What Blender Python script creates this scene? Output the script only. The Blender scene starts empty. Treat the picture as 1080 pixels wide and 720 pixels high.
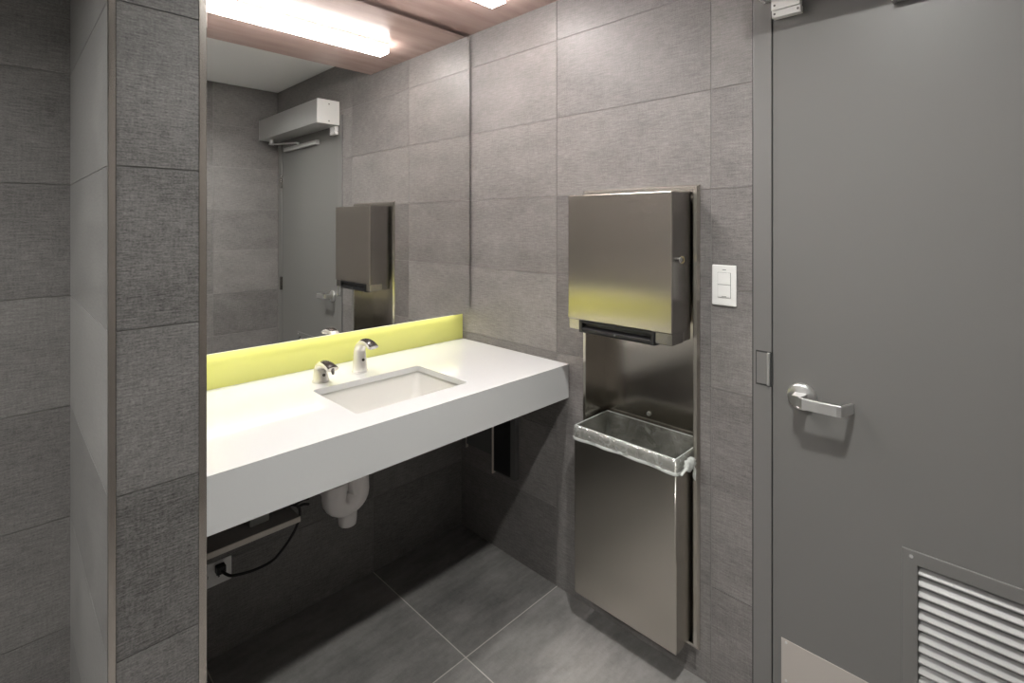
import bpy, bmesh, math, random
from mathutils import Vector, Matrix

random.seed(4)
S = bpy.context.scene
COL = S.collection

# ------------------------------------------------------------------ camera, world, exposure
cam_d = bpy.data.cameras.new('camera')
cam_d.sensor_fit = 'HORIZONTAL'
cam_d.sensor_width = 36.0
cam_d.lens = 36.0 * 540.14 / 1080.0
cam_d.shift_x = 0.0
cam_d.shift_y = -(360.0 - 235.74) / 1080.0
cam_d.clip_start = 0.02
cam = bpy.data.objects.new('camera', cam_d)
COL.objects.link(cam)
cam.location = (-1.5472, -1.8679, 1.4182)
cam.rotation_euler = (math.radians(90), 0, 0.7815 - math.pi / 2)
S.camera = cam

world = bpy.data.worlds.new('world')
world.use_nodes = True
world.node_tree.nodes['Background'].inputs[0].default_value = (1, 1, 1, 1)
world.node_tree.nodes['Background'].inputs[1].default_value = 0.02
S.world = world
S.view_settings.view_transform = 'Standard'
S.view_settings.look = 'None'
S.view_settings.gamma = 1.0
S.view_settings.use_curve_mapping = False
S.view_settings.exposure = 0.0

LINEAR_POWER = 57.0        # radiance of the vanity light diffuser
DOWN_POWER = 1350.0         # radiance of the ceiling downlight lens
DOWN2_POWER = 2300.0        # radiance of the second downlight, further left
LED_POWER = 6.3           # radiance of the strip under the mirror


# ------------------------------------------------------------------ materials
def new_mat(name):
    m = bpy.data.materials.new(name)
    m.use_nodes = True
    nt = m.node_tree
    return m, nt, nt.nodes['Principled BSDF']


def plain(name, col, rough=0.5, metal=0.0, spec=0.5, coat=0.0, noise=0.0, nscale=40.0, bump=0.0):
    m, nt, b = new_mat(name)
    b.inputs['Base Color'].default_value = (*col, 1)
    b.inputs['Roughness'].default_value = rough
    b.inputs['Metallic'].default_value = metal
    b.inputs['Specular IOR Level'].default_value = spec
    b.inputs['Coat Weight'].default_value = coat
    if noise or bump:
        tc = nt.nodes.new('ShaderNodeTexCoord')
        n = nt.nodes.new('ShaderNodeTexNoise')
        n.inputs['Scale'].default_value = nscale
        n.inputs['Detail'].default_value = 4
        nt.links.new(tc.outputs['Object'], n.inputs['Vector'])
        if noise:
            mx = nt.nodes.new('ShaderNodeMix')
            mx.data_type = 'RGBA'
            mx.inputs['A'].default_value = (*[c * (1 - noise) for c in col], 1)
            mx.inputs['B'].default_value = (*[min(1, c * (1 + noise)) for c in col], 1)
            nt.links.new(n.outputs['Fac'], mx.inputs['Factor'])
            nt.links.new(mx.outputs['Result'], b.inputs['Base Color'])
        if bump:
            bp = nt.nodes.new('ShaderNodeBump')
            bp.inputs['Strength'].default_value = bump
            bp.inputs['Distance'].default_value = 0.002
            nt.links.new(n.outputs['Fac'], bp.inputs['Height'])
            nt.links.new(bp.outputs['Normal'], b.inputs['Normal'])
    return m


def emitter(name, col, power):
    m, nt, b = new_mat(name)
    b.inputs['Base Color'].default_value = (0.8, 0.8, 0.8, 1)
    b.inputs['Emission Color'].default_value = (*col, 1)
    b.inputs['Emission Strength'].default_value = power
    return m


def brushed(name, col, rough=0.38, amount=0.04, aniso=1.0):
    """stainless steel with vertical grain, which smears its reflections sideways"""
    m, nt, b = new_mat(name)
    b.inputs['Metallic'].default_value = 1.0
    b.inputs['Roughness'].default_value = rough
    b.inputs['Anisotropic'].default_value = aniso
    tg = nt.nodes.new('ShaderNodeTangent')
    tg.direction_type = 'RADIAL'
    tg.axis = 'Z'
    nt.links.new(tg.outputs[0], b.inputs['Tangent'])
    tc = nt.nodes.new('ShaderNodeTexCoord')
    mp = nt.nodes.new('ShaderNodeMapping')
    mp.inputs['Scale'].default_value = (260, 260, 3)
    n = nt.nodes.new('ShaderNodeTexNoise')
    n.inputs['Scale'].default_value = 1.0
    n.inputs['Detail'].default_value = 3
    nt.links.new(tc.outputs['Object'], mp.inputs['Vector'])
    nt.links.new(mp.outputs['Vector'], n.inputs['Vector'])
    mx = nt.nodes.new('ShaderNodeMix')
    mx.data_type = 'RGBA'
    mx.inputs['A'].default_value = (*[c * (1 - amount) for c in col], 1)
    mx.inputs['B'].default_value = (*[min(1, c * (1 + amount)) for c in col], 1)
    nt.links.new(n.outputs['Fac'], mx.inputs['Factor'])
    nt.links.new(mx.outputs['Result'], b.inputs['Base Color'])
    return m


def tile(name, ua, va, u0, v0, w, h, col, grout, rough=0.5, rib=0.35, streak=(28, 230), spec=0.5, mortar=0.0012, vein=0.0,
         rough_var=0.12, contrast=0.35, bumpd=0.0012):
    """stone tile laid in a straight grid: fine woven ribs, clouds, pale flecks and a per-tile tone"""
    m, nt, b = new_mat(name)
    N, L = nt.nodes.new, nt.links.new
    tc = N('ShaderNodeTexCoord')
    sp = N('ShaderNodeSeparateXYZ')
    L(tc.outputs['Object'], sp.inputs[0])

    def off(axis, o):
        a = N('ShaderNodeMath')
        a.operation = 'SUBTRACT'
        a.inputs[1].default_value = o
        L(sp.outputs[axis], a.inputs[0])
        return a
    cu, cv = off(ua, u0 - 40 * w), off(va, v0 - 40 * h)
    cb = N('ShaderNodeCombineXYZ')
    L(cu.outputs[0], cb.inputs[0])
    L(cv.outputs[0], cb.inputs[1])
    br = N('ShaderNodeTexBrick')
    br.offset = 0.0
    br.squash = 1.0
    br.inputs['Scale'].default_value = 1.0
    br.inputs['Brick Width'].default_value = w
    br.inputs['Row Height'].default_value = h
    br.inputs['Mortar Size'].default_value = mortar
    br.inputs['Mortar Smooth'].default_value = 0.35
    br.inputs['Color1'].default_value = (0, 0, 0, 1)
    br.inputs['Color2'].default_value = (1, 1, 1, 1)
    br.inputs['Mortar'].default_value = (0.5, 0.5, 0.5, 1)
    L(cb.outputs[0], br.inputs['Vector'])
    # per-tile shift so that the stone does not run across the joints
    sh = N('ShaderNodeVectorMath')
    sh.operation = 'MULTIPLY_ADD'
    sh.inputs[1].default_value = (7.3, 3.1, 0)
    L(br.outputs['Color'], sh.inputs[0])
    L(cb.outputs[0], sh.inputs[2])

    def noise(scale, detail=4, rough_=0.55):
        mp = N('ShaderNodeMapping')
        mp.inputs['Scale'].default_value = scale
        L(sh.outputs[0], mp.inputs['Vector'])
        n = N('ShaderNodeTexNoise')
        n.inputs['Scale'].default_value = 1.0
        n.inputs['Detail'].default_value = detail
        n.inputs['Roughness'].default_value = rough_
        L(mp.outputs[0], n.inputs['Vector'])
        return n
    ribs = noise((streak[0], streak[1], 1), 3, 0.6)
    cloud = noise((5, 9, 1), 5, 0.6)
    fine = noise((230, 300, 1), 3, 0.7)
    warp = noise((170, 26, 1), 3, 0.6)
    fleck = noise((70, 120, 1), 3, 0.65)

    def math_(op, a, bb, clamp=False):
        x = N('ShaderNodeMath')
        x.operation = op
        x.use_clamp = clamp
        for i, s in enumerate((a, bb)):
            if isinstance(s, (int, float)):
                x.inputs[i].default_value = s
            else:
                L(s, x.inputs[i])
        return x.outputs[0]
    # brightness factor around 1
    v = math_('MULTIPLY', math_('SUBTRACT', ribs.outputs['Fac'], 0.5), rib * 3.6)
    v = math_('ADD', v, math_('MULTIPLY', math_('SUBTRACT', warp.outputs['Fac'], 0.5), rib * 1.6))
    v = math_('ADD', v, math_('MULTIPLY', math_('SUBTRACT', cloud.outputs['Fac'], 0.5), contrast * 2.2))
    v = math_('ADD', v, math_('MULTIPLY', math_('SUBTRACT', fine.outputs['Fac'], 0.5), rib * 4.0))
    sepc = N('ShaderNodeSeparateColor')
    L(br.outputs['Color'], sepc.inputs[0])
    v = math_('ADD', v, math_('MULTIPLY', math_('SUBTRACT', sepc.outputs[0], 0.5), 0.30))
    fl = math_('MULTIPLY', math_('SUBTRACT', fleck.outputs['Fac'], 0.68, True), 6.0)
    v = math_('ADD', v, fl)
    if vein:
        mp = N('ShaderNodeMapping')
        mp.inputs['Rotation'].default_value = (0, 0, 0.9)
        mp.inputs['Scale'].default_value = (5, 38, 1)
        L(sh.outputs[0], mp.inputs['Vector'])
        n = N('ShaderNodeTexNoise')
        n.inputs['Scale'].default_value = 1.0
        n.inputs['Detail'].default_value = 5
        L(mp.outputs[0], n.inputs['Vector'])
        v = math_('ADD', v, math_('MULTIPLY', math_('SUBTRACT', n.outputs['Fac'], 0.5), vein))
    v = math_('MAXIMUM', math_('ADD', v, 1.0), 0.25)
    sc = N('ShaderNodeVectorMath')
    sc.operation = 'SCALE'
    sc.inputs[0].default_value = col
    L(v, sc.inputs['Scale'])
    mx = N('ShaderNodeMix')
    mx.data_type = 'RGBA'
    L(br.outputs['Fac'], mx.inputs['Factor'])
    L(sc.outputs[0], mx.inputs['A'])
    mx.inputs['B'].default_value = (*grout, 1)
    L(mx.outputs['Result'], b.inputs['Base Color'])
    mr = N('ShaderNodeMapRange')
    mr.inputs['To Min'].default_value = rough - rough_var
    mr.inputs['To Max'].default_value = rough + rough_var
    L(cloud.outputs['Fac'], mr.inputs['Value'])
    L(mr.outputs[0], b.inputs['Roughness'])
    b.inputs['Specular IOR Level'].default_value = spec
    hgt = math_('SUBTRACT', math_('MULTIPLY', ribs.outputs['Fac'], 0.5), math_('MULTIPLY', br.outputs['Fac'], 0.2))
    bp = N('ShaderNodeBump')
    bp.inputs['Strength'].default_value = 0.5
    bp.inputs['Distance'].default_value = bumpd
    L(hgt, bp.inputs['Height'])
    L(bp.outputs['Normal'], b.inputs['Normal'])
    return m


STONE = (0.165, 0.158, 0.152)
GROUT = (0.26, 0.252, 0.245)
M = {}
M['tile_back'] = tile('tile_back', 0, 2, -0.4647, 0.0, 0.61, 0.305, STONE, GROUT)
M['tile_right'] = tile('tile_right', 1, 2, -0.5793, 0.0, 0.615, 0.305, (0.186, 0.175, 0.169), (0.28, 0.265, 0.26), rib=0.3, streak=(25, 190))
M['tile_front'] = tile('tile_front', 0, 2, -0.45, 0.0, 0.61, 0.305, STONE, GROUT)
M['tile_pier'] = tile('tile_pier', 0, 2, -1.7, 0.0, 0.61, 0.305, (0.15, 0.145, 0.14), (0.20, 0.195, 0.19), rib=0.5, streak=(38, 300))
M['tile_pier_side'] = tile('tile_pier_side', 1, 2, -0.687, 0.0, 0.9, 0.305, (0.19, 0.186, 0.18), (0.42, 0.41, 0.40), rib=0.15, rough=0.42, spec=0.6)
M['tile_floor'] = tile('tile_floor', 0, 1, -0.4647, -0.5809, 0.61, 0.61, (0.20, 0.194, 0.187), (0.52, 0.485, 0.46), rib=0.12, streak=(40, 60), vein=0.55,
                       rough=0.5, contrast=0.55, mortar=0.0022)
M['ceiling'] = plain('ceiling_paint', (0.92, 0.92, 0.91), 0.9)
M['pale_paint'] = plain('pale_wall_paint', (0.55, 0.545, 0.53), 0.6)
M['steel_trim'] = brushed('steel_trim', (0.52, 0.48, 0.44), 0.22, 0.03, 0.0)
M['steel'] = brushed('steel', (0.54, 0.50, 0.455), 0.21, 0.04, 0.8)
M['steel_v'] = brushed('steel_vertical', (0.56, 0.53, 0.48), 0.26, 0.04, 0.8)
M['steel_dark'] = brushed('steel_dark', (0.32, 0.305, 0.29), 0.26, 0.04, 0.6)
M['chrome'] = plain('chrome', (0.82, 0.81, 0.79), 0.08, 1.0)
M['whitened_chrome'] = plain('whitened_chrome', (0.84, 0.82, 0.79), 0.2, 0.45)  # white base stands in for bright surroundings reflected in the chrome
M['satin_chrome'] = plain('satin_chrome', (0.78, 0.78, 0.775), 0.3, 1.0)
M['smoked'] = plain('smoked_chrome', (0.045, 0.038, 0.034), 0.15, 0.0)
M['black'] = plain('black_plastic', (0.012, 0.012, 0.013), 0.35)
M['rubber'] = plain('black_rubber', (0.012, 0.012, 0.012), 0.5)
M['mirror'] = plain('mirror_glass', (0.90, 0.905, 0.89), 0.0, 1.0)
M['mirror_edge'] = plain('mirror_edge', (0.75, 0.8, 0.78), 0.15, 0.6)
M['dark_box'] = plain('dark_backing', (0.03, 0.03, 0.03), 0.6)
M['white_solid'] = plain('white_solid_surface', (0.645, 0.655, 0.655), 0.1, 0.0, 0.5, noise=0.02, nscale=300)
M['ceramic'] = plain('ceramic', (0.66, 0.655, 0.62), 0.1, 0.0, 0.5, coat=0.4)
M['yellow'] = plain('yellow_glass', (0.62, 0.625, 0.19), 0.12, 0.0, 0.5)
M['pvc'] = plain('white_pvc', (0.86, 0.83, 0.82), 0.45)
M['door_paint'] = plain('door_paint', (0.152, 0.150, 0.144), 0.36, 0.0, 0.5, bump=0.03, nscale=160)
M['frame_paint'] = plain('frame_paint', (0.165, 0.162, 0.157), 0.4, 0.0, 0.5)
M['blade'] = plain('louver_paint', (0.34, 0.34, 0.335), 0.35, 0.2)
M['caulk'] = plain('caulk', (0.03, 0.03, 0.03), 0.7)
M['op_alu'] = plain('operator_aluminium', (0.60, 0.60, 0.59), 0.38, 0.75)
M['op_cap'] = plain('operator_cap', (0.72, 0.72, 0.70), 0.45)
M['white_plastic'] = plain('white_plastic', (0.84, 0.84, 0.82), 0.35)
M['grey_plastic'] = plain('grey_plastic', (0.35, 0.35, 0.34), 0.45)
M['slot'] = plain('slot_grey', (0.12, 0.12, 0.12), 0.5)
M['laminate'] = plain('dark_laminate', (0.30, 0.285, 0.27), 0.15)
M['ply'] = plain('pale_edge', (0.62, 0.58, 0.52), 0.5, noise=0.08, nscale=60)
M['lamp'] = emitter('lamp_diffuser', (1.0, 0.945, 0.925), LINEAR_POWER)
M['down'] = emitter('downlight_lens', (1.0, 0.985, 0.95), DOWN_POWER)
M['down2'] = emitter('downlight_lens_far', (1.0, 0.985, 0.95), DOWN2_POWER)
M['led'] = emitter('led_strip', (1.0, 0.955, 0.88), LED_POWER)
M['led_side_added'] = emitter('led_strip_side_added', (1.0, 0.955, 0.88), 4.0)  # unseen added strip that lights the side splash
M['reflected_brass'] = plain('lock_reflection_brass', (0.62, 0.52, 0.28), 0.3, 1.0)  # tone of the reflected disc beside the chrome knob


def wood():
    m, nt, b = new_mat('soffit_veneer')
    N, L = nt.nodes.new, nt.links.new
    tc = N('ShaderNodeTexCoord')
    mp = N('ShaderNodeMapping')
    mp.inputs['Scale'].default_value = (3.5, 22, 1)
    n = N('ShaderNodeTexNoise')
    n.inputs['Scale'].default_value = 1.0
    n.inputs['Detail'].default_value = 5
    L(tc.outputs['Object'], mp.inputs['Vector'])
    L(mp.outputs[0], n.inputs['Vector'])
    r = N('ShaderNodeValToRGB')
    r.color_ramp.elements[0].position = 0.3
    r.color_ramp.elements[0].color = (0.33, 0.225, 0.195, 1)
    r.color_ramp.elements[1].position = 0.72
    r.color_ramp.elements[1].color = (0.45, 0.335, 0.295, 1)
    L(n.outputs['Fac'], r.inputs['Fac'])
    L(r.outputs['Color'], b.inputs['Base Color'])
    b.inputs['Roughness'].default_value = 0.3
    return m


M['wood'] = wood()


def liner(name, lo, hi):
    m, nt, b = new_mat(name)
    out = nt.nodes['Material Output']
    nt.nodes.remove(b)
    N, L = nt.nodes.new, nt.links.new
    tr = N('ShaderNodeBsdfTransparent')
    tr.inputs[0].default_value = (0.97, 0.98, 0.97, 1)
    gl = N('ShaderNodeBsdfGlossy')
    gl.inputs['Roughness'].default_value = 0.16
    gl.inputs['Color'].default_value = (0.9, 0.92, 0.9, 1)
    df = N('ShaderNodeBsdfDiffuse')
    df.inputs['Color'].default_value = (0.75, 0.78, 0.75, 1)
    tl = N('ShaderNodeBsdfTranslucent')
    tl.inputs['Color'].default_value = (0.75, 0.78, 0.75, 1)
    a0 = N('ShaderNodeMixShader')
    L(df.outputs[0], a0.inputs[1])
    L(tl.outputs[0], a0.inputs[2])
    a1 = N('ShaderNodeMixShader')
    a1.inputs[0].default_value = 0.5
    L(a0.outputs[0], a1.inputs[1])
    L(gl.outputs[0], a1.inputs[2])
    tc = N('ShaderNodeTexCoord')
    n = N('ShaderNodeTexNoise')
    n.inputs['Scale'].default_value = 26
    n.inputs['Detail'].default_value = 4
    n.inputs['Distortion'].default_value = 1.2
    L(tc.outputs['Object'], n.inputs['Vector'])
    bp = N('ShaderNodeBump')
    bp.inputs['Strength'].default_value = 0.8
    bp.inputs['Distance'].default_value = 0.01
    L(n.outputs['Fac'], bp.inputs['Height'])
    L(bp.outputs[0], gl.inputs['Normal'])
    a2 = N('ShaderNodeMixShader')
    mr = N('ShaderNodeMapRange')
    mr.inputs['From Min'].default_value = 0.35
    mr.inputs['From Max'].default_value = 0.75
    mr.inputs['To Min'].default_value = lo
    mr.inputs['To Max'].default_value = hi
    L(n.outputs['Fac'], mr.inputs['Value'])
    L(mr.outputs[0], a2.inputs[0])
    L(tr.outputs[0], a2.inputs[1])
    L(a1.outputs[0], a2.inputs[2])
    L(a2.outputs[0], out.inputs[0])
    return m


M['film'] = liner('clear_film', 0.15, 0.45)
M['film_double'] = liner('clear_film_folded', 0.34, 0.70)
M['film_edge'] = plain('film_fold', (0.72, 0.75, 0.72), 0.25)
M['film_edge'].node_tree.nodes['Principled BSDF'].inputs['Alpha'].default_value = 0.62


# ------------------------------------------------------------------ mesh helpers
class MB:
    def __init__(self):
        self.bm = bmesh.new()

    def box(self, x0, x1, y0, y1, z0, z1):
        x0, x1 = sorted((x0, x1))
        y0, y1 = sorted((y0, y1))
        z0, z1 = sorted((z0, z1))
        v = [self.bm.verts.new(p) for p in ((x0, y0, z0), (x1, y0, z0), (x1, y1, z0), (x0, y1, z0),
                                            (x0, y0, z1), (x1, y0, z1), (x1, y1, z1), (x0, y1, z1))]
        for f in ((3, 2, 1, 0), (4, 5, 6, 7), (0, 1, 5, 4), (1, 2, 6, 5), (2, 3, 7, 6), (3, 0, 4, 7)):
            self.bm.faces.new([v[i] for i in f])
        return self

    def quad(self, *pts):
        self.bm.faces.new([self.bm.verts.new(p) for p in pts])
        return self

    def prism(self, ring, vec):
        """closed prism from a planar ring of points pushed along vec"""
        vec = Vector(vec)
        a = [self.bm.verts.new(p) for p in ring]
        c = [self.bm.verts.new(Vector(p) + vec) for p in ring]
        n = len(ring)
        for i in range(n):
            self.bm.faces.new((a[i], a[(i + 1) % n], c[(i + 1) % n], c[i]))
        self.bm.faces.new(a[::-1])
        self.bm.faces.new(c)
        return self

    def loft(self, rings, cap=True):
        vs = [[self.bm.verts.new(p) for p in r] for r in rings]
        n = len(rings[0])
        for a, c in zip(vs[:-1], vs[1:]):
            for i in range(n):
                self.bm.faces.new((a[i], a[(i + 1) % n], c[(i + 1) % n], c[i]))
        if cap:
            self.bm.faces.new(vs[0][::-1])
            self.bm.faces.new(vs[-1])
        return self

    def tube(self, pts, radii, seg=20, cap=True, squash=None):
        pts = [Vector(p) for p in pts]
        if isinstance(radii, (int, float)):
            radii = [radii] * len(pts)
        rings = []
        up = None
        for i, p in enumerate(pts):
            d = (pts[min(i + 1, len(pts) - 1)] - pts[max(i - 1, 0)]).normalized()
            if up is None:
                up = Vector((0, 0, 1)) if abs(d.z) < 0.9 else Vector((1, 0, 0))
            s = d.cross(up).normalized()
            up = s.cross(d).normalized()
            rx, ry = (radii[i] if isinstance(radii[i], tuple) else (radii[i], radii[i]))
            rings.append([p + s * rx * math.cos(2 * math.pi * k / seg) + up * ry * math.sin(2 * math.pi * k / seg)
                          for k in range(seg)])
        return self.loft(rings, cap)

    def cyl(self, p0, p1, r, seg=32):
        return self.tube([p0, p1], r, seg)

    def build(self, name, mat, parent=None, at=(0, 0, 0), bevel=0.0, smooth=False, segs=2, angle=35):
        """world-space mesh moved so that its origin sits at `at` (the origin of the whole thing)"""
        bmesh.ops.recalc_face_normals(self.bm, faces=self.bm.faces)
        at = Vector(at)
        for v in self.bm.verts:
            v.co -= at
        me = bpy.data.meshes.new(name)
        self.bm.to_mesh(me)
        self.bm.free()
        me.materials.append(M[mat] if isinstance(mat, str) else mat)
        o = bpy.data.objects.new(name, me)
        COL.objects.link(o)
        if parent is not None:
            o.parent = parent
        else:
            o.location = at
        if smooth:
            for p in me.polygons:
                p.use_smooth = True
        if bevel:
            bv = o.modifiers.new('bevel', 'BEVEL')
            bv.width = bevel
            bv.segments = segs
            bv.limit_method = 'ANGLE'
            bv.angle_limit = math.radians(angle)
            bv.harden_normals = False
        return o


def tag(o, label, cat, group=None, kind=None):
    if label:
        o['label'] = label
    if cat:
        o['category'] = cat
    if group:
        o['group'] = group
    if kind:
        o['kind'] = kind
    return o


def empty(name, at):
    o = bpy.data.objects.new(name, None)
    COL.objects.link(o)
    o.location = at
    o.empty_display_size = 0.1
    return o


def grid_minus(ulo, uhi, vlo, vhi, holes):
    us = sorted({ulo, uhi, *[h[0] for h in holes], *[h[1] for h in holes]})
    vs = sorted({vlo, vhi, *[h[2] for h in holes], *[h[3] for h in holes]})
    for a, b in zip(us[:-1], us[1:]):
        for c, d in zip(vs[:-1], vs[1:]):
            mu, mv = (a + b) / 2, (c + d) / 2
            if not any(h[0] < mu < h[1] and h[2] < mv < h[3] for h in holes):
                yield a, b, c, d


def tiled(m, put, ulo, uhi, vlo, vhi, u0, w, v0, h, holes=(), gap=0.0011):
    """separate raised tile faces inside the rectangle; put(u_lo, u_hi, v_lo, v_hi) adds one slab"""
    i = math.floor((ulo - u0) / w)
    while u0 + i * w < uhi:
        j = math.floor((vlo - v0) / h)
        while v0 + j * h < vhi:
            a, b = max(ulo, u0 + i * w + gap), min(uhi, u0 + (i + 1) * w - gap)
            c, d = max(vlo, v0 + j * h + gap), min(vhi, v0 + (j + 1) * h - gap)
            if b - a > 0.002 and d - c > 0.002:
                hs = [(max(a, q[0]), min(b, q[1]), max(c, q[2]), min(d, q[3])) for q in holes]
                hs = [q for q in hs if q[0] < q[1] and q[2] < q[3]]
                for r in grid_minus(a, b, c, d, hs):
                    put(*r)
            j += 1
        i += 1


# ------------------------------------------------------------------ key sizes (metres)
CEIL, SOFF = 2.436, 2.29
YF = -2.375                 # tiled wall behind the camera
XL = -3.3                   # far left wall
PX0, PX1, PY = -1.402, -1.2441, -0.6873      # tiled partition
DY0, DY1, DZ = -1.372, -2.29, 2.06           # door slab
FY0 = -1.3181                                 # outer edge of the door frame
CT, CBOT, CY = 0.8799, 0.7516, -0.6396        # counter
MY, MB_, MT = -0.0687, 1.008, 2.273           # mirror
RY0, RY1, RZ0, RZ1 = -0.7265, -1.1445, 0.104, 1.521   # recess in the right wall
LY, LX = -1.62, -0.85                         # downlight

# ------------------------------------------------------------------ room shell
m = MB()
m.box(XL - 0.1, 0.25, YF - 0.1, 0.12, -0.08, 0)
tag(m.build('floor', 'tile_floor'), 'dark grey stone tile floor with pale grout joints', 'floor', kind='structure')

m = MB()
m.box(XL - 0.1, 0.25, 0.0022, 0.12, 0, CEIL + 0.1)
tiled(m, lambda a, b, c, d: m.box(a, b, 0, 0.0022, c, d), XL, 0, 0, CEIL, -0.4647, 0.61, 0, 0.305)
tag(m.build('wall_back', 'tile_back'), 'dark grey tiled wall behind the mirror and counter', 'wall', kind='structure')

m = MB()
for a, b, c, d in grid_minus(YF - 0.1, 0.0, 0, CEIL + 0.1, [(RY1, RY0, RZ0, RZ1), (-2.345, FY0, 0, 2.11)]):
    m.box(0.0022, 0.125, a, b, c, d)
tiled(m, lambda a, b, c, d: m.box(0, 0.0022, a, b, c, d), YF, 0, 0, CEIL, -0.5793, 0.615, 0, 0.305, [(RY1, RY0, RZ0, RZ1), (-2.345, FY0, 0, 2.11)])
m.box(0.125, 0.16, YF - 0.1, 0.0, 0, CEIL + 0.1)
bmesh.ops.remove_doubles(m.bm, verts=m.bm.verts, dist=1e-5)
tag(m.build('wall_right', 'tile_right'), 'grey tiled wall with the towel dispenser and the door', 'wall', kind='structure')

m = MB()
m.box(XL - 0.1, 0.25, YF - 0.1, YF - 0.0022, 0, CEIL + 0.1)
tiled(m, lambda a, b, c, d: m.box(a, b, YF - 0.0022, YF, c, d), XL, 0, 0, CEIL, -0.45, 0.61, 0, 0.305)
tag(m.build('wall_front', 'tile_front'), 'dark grey tiled wall seen only in the mirror', 'wall', kind='structure')
m = MB()
m.box(XL - 0.1, XL, YF, 0, 0, CEIL + 0.1)
tag(m.build('wall_left', 'pale_paint'), 'pale painted wall closing the room on the left', 'wall', kind='structure')

# tiled partition at the left end of the counter: front and side tiles with their own grids
m = MB()
m.box(PX0 + 0.0105, PX1 - 0.0135, PY + 0.0022, 0, 0, CEIL)
tiled(m, lambda a, b, c, d: m.box(a, b, PY, PY + 0.0022, c, d), PX0 + 0.011, PX1 - 0.014, 0, CEIL, -1.7, 0.61, 0, 0.305)
o = m.build('wall_partition', 'tile_pier')
tag(o, 'narrow dark ribbed tile pier with steel corner trims', 'wall', kind='structure')
m = MB()
m.box(PX0 + 0.0022, PX0 + 0.0105, PY + 0.0105, 0, 0, CEIL)
tiled(m, lambda a, b, c, d: m.box(PX0, PX0 + 0.0022, a, b, c, d), PY + 0.0108, -0.001, 0, CEIL, -0.688, 0.9, 0, 0.305)
tag(m.build('wall_partition_left', 'tile_pier_side'), 'lighter smooth tile side of the pier facing left', 'wall', kind='structure')
m = MB()
m.box(PX1 - 0.0135, PX1, PY + 0.0135, 0, 0, CEIL)
tag(m.build('wall_partition_right', 'tile_pier_side'), 'tiled side of the pier facing the counter', 'wall', kind='structure')
m = MB()
m.box(PX0 - 0.0008, PX0 + 0.0105, PY - 0.0008, PY + 0.0105, 0, CEIL)
tag(m.build('trim_1', 'steel_trim', bevel=0.0012), 'steel corner trim on the left edge of the pier', 'trim', kind='structure')
m = MB()
m.box(PX1 - 0.0135, PX1 + 0.0008, PY - 0.0008, PY + 0.0135, 0, CEIL)
tag(m.build('trim_2', 'steel_trim', bevel=0.0012), 'steel corner trim on the pier edge beside the mirror', 'trim', kind='structure')

# ceilings
D1, D2 = (LX, LY), (-2.5, -0.80)
HR = 0.062
m = MB()
for a, b, c, d in grid_minus(XL, 0.0, YF, 0.0, [(p[0] - HR, p[0] + HR, p[1] - HR, p[1] + HR) for p in (D1, D2)]):
    m.box(a, b, c, d, CEIL, CEIL + 0.06)
bmesh.ops.remove_doubles(m.bm, verts=m.bm.verts, dist=1e-5)
tag(m.build('ceiling', 'ceiling'), 'plain white ceiling beyond the veneered soffit', 'ceiling', kind='structure')
m = MB()
m.box(PX1, 0.0, -0.9708, 0.0, SOFF, CEIL)
tag(m.build('ceiling_soffit', 'wood'), 'reddish brown wood veneer soffit above the mirror', 'ceiling', kind='structure')


# ------------------------------------------------------------------ downlights (real fittings in the white ceiling)
def downlight(p, mat, label):
    x, y = p
    at = (x, y, CEIL)
    r = empty('downlight', at)
    tag(r, label, 'downlight')
    k = MB()
    seg = 40
    rings = []
    for rad, z in ((0.054, CEIL + 0.048), (0.058, CEIL - 0.001), (0.061, CEIL - 0.004), (0.088, CEIL - 0.003), (0.090, CEIL),
                   (0.0615, CEIL + 0.001), (0.0565, CEIL + 0.05)):
        rings.append([(x + rad * math.cos(2 * math.pi * i / seg), y + rad * math.sin(2 * math.pi * i / seg), z) for i in range(seg)])
    k.loft(rings + [rings[0]], cap=False)
    k.build('trim_ring', 'white_plastic', r, at, smooth=True)
    k = MB()
    k.cyl((x, y, CEIL + 0.038), (x, y, CEIL + 0.046), 0.0545, 32)
    k.build('lens', mat, r, at)


downlight(D1, 'down', 'round white downlight in the ceiling in front of the door')
downlight(D2, 'down2', 'round white downlight in the ceiling left of the pier')

# ------------------------------------------------------------------ linear vanity light under the soffit
LA = (-0.72, -0.472, SOFF)
lt = empty('linear_light', LA)
tag(lt, 'long white linear light fixed under the brown soffit', 'light')
m = MB()
m.box(-1.23, -0.213, -0.506, -0.438, 2.276, SOFF)
m.build('housing', 'white_plastic', lt, LA, bevel=0.001)
m = MB()
m.box(-1.231, -0.211, -0.509, -0.435, 2.24, 2.277)
m.build('diffuser', 'lamp', lt, LA, bevel=0.002)

# ------------------------------------------------------------------ mirror with a light strip beneath
MA = (-0.62, 0, MB_)
mr = empty('wall_mirror', MA)
tag(mr, 'large frameless wall mirror glowing underneath above the white counter', 'mirror')
MXL, MXR = PX1 + 0.003, -0.009
m = MB()
m.box(MXL, MXR, MY, MY + 0.006, MB_, MT)
m.build('mirror_glass', 'mirror', mr, MA, bevel=0.0022, segs=1)
m = MB()
m.box(MXL + 0.012, MXR - 0.012, MY + 0.006, -0.0005, MB_ + 0.022, MT - 0.02)
m.build('backing_box', 'dark_box', mr, MA)
m = MB()
m.box(MXL + 0.02, MXR - 0.03, MY + 0.02, -0.018, MB_ + 0.012, MB_ + 0.022)
m.build('light_strip', 'led', mr, MA)

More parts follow.
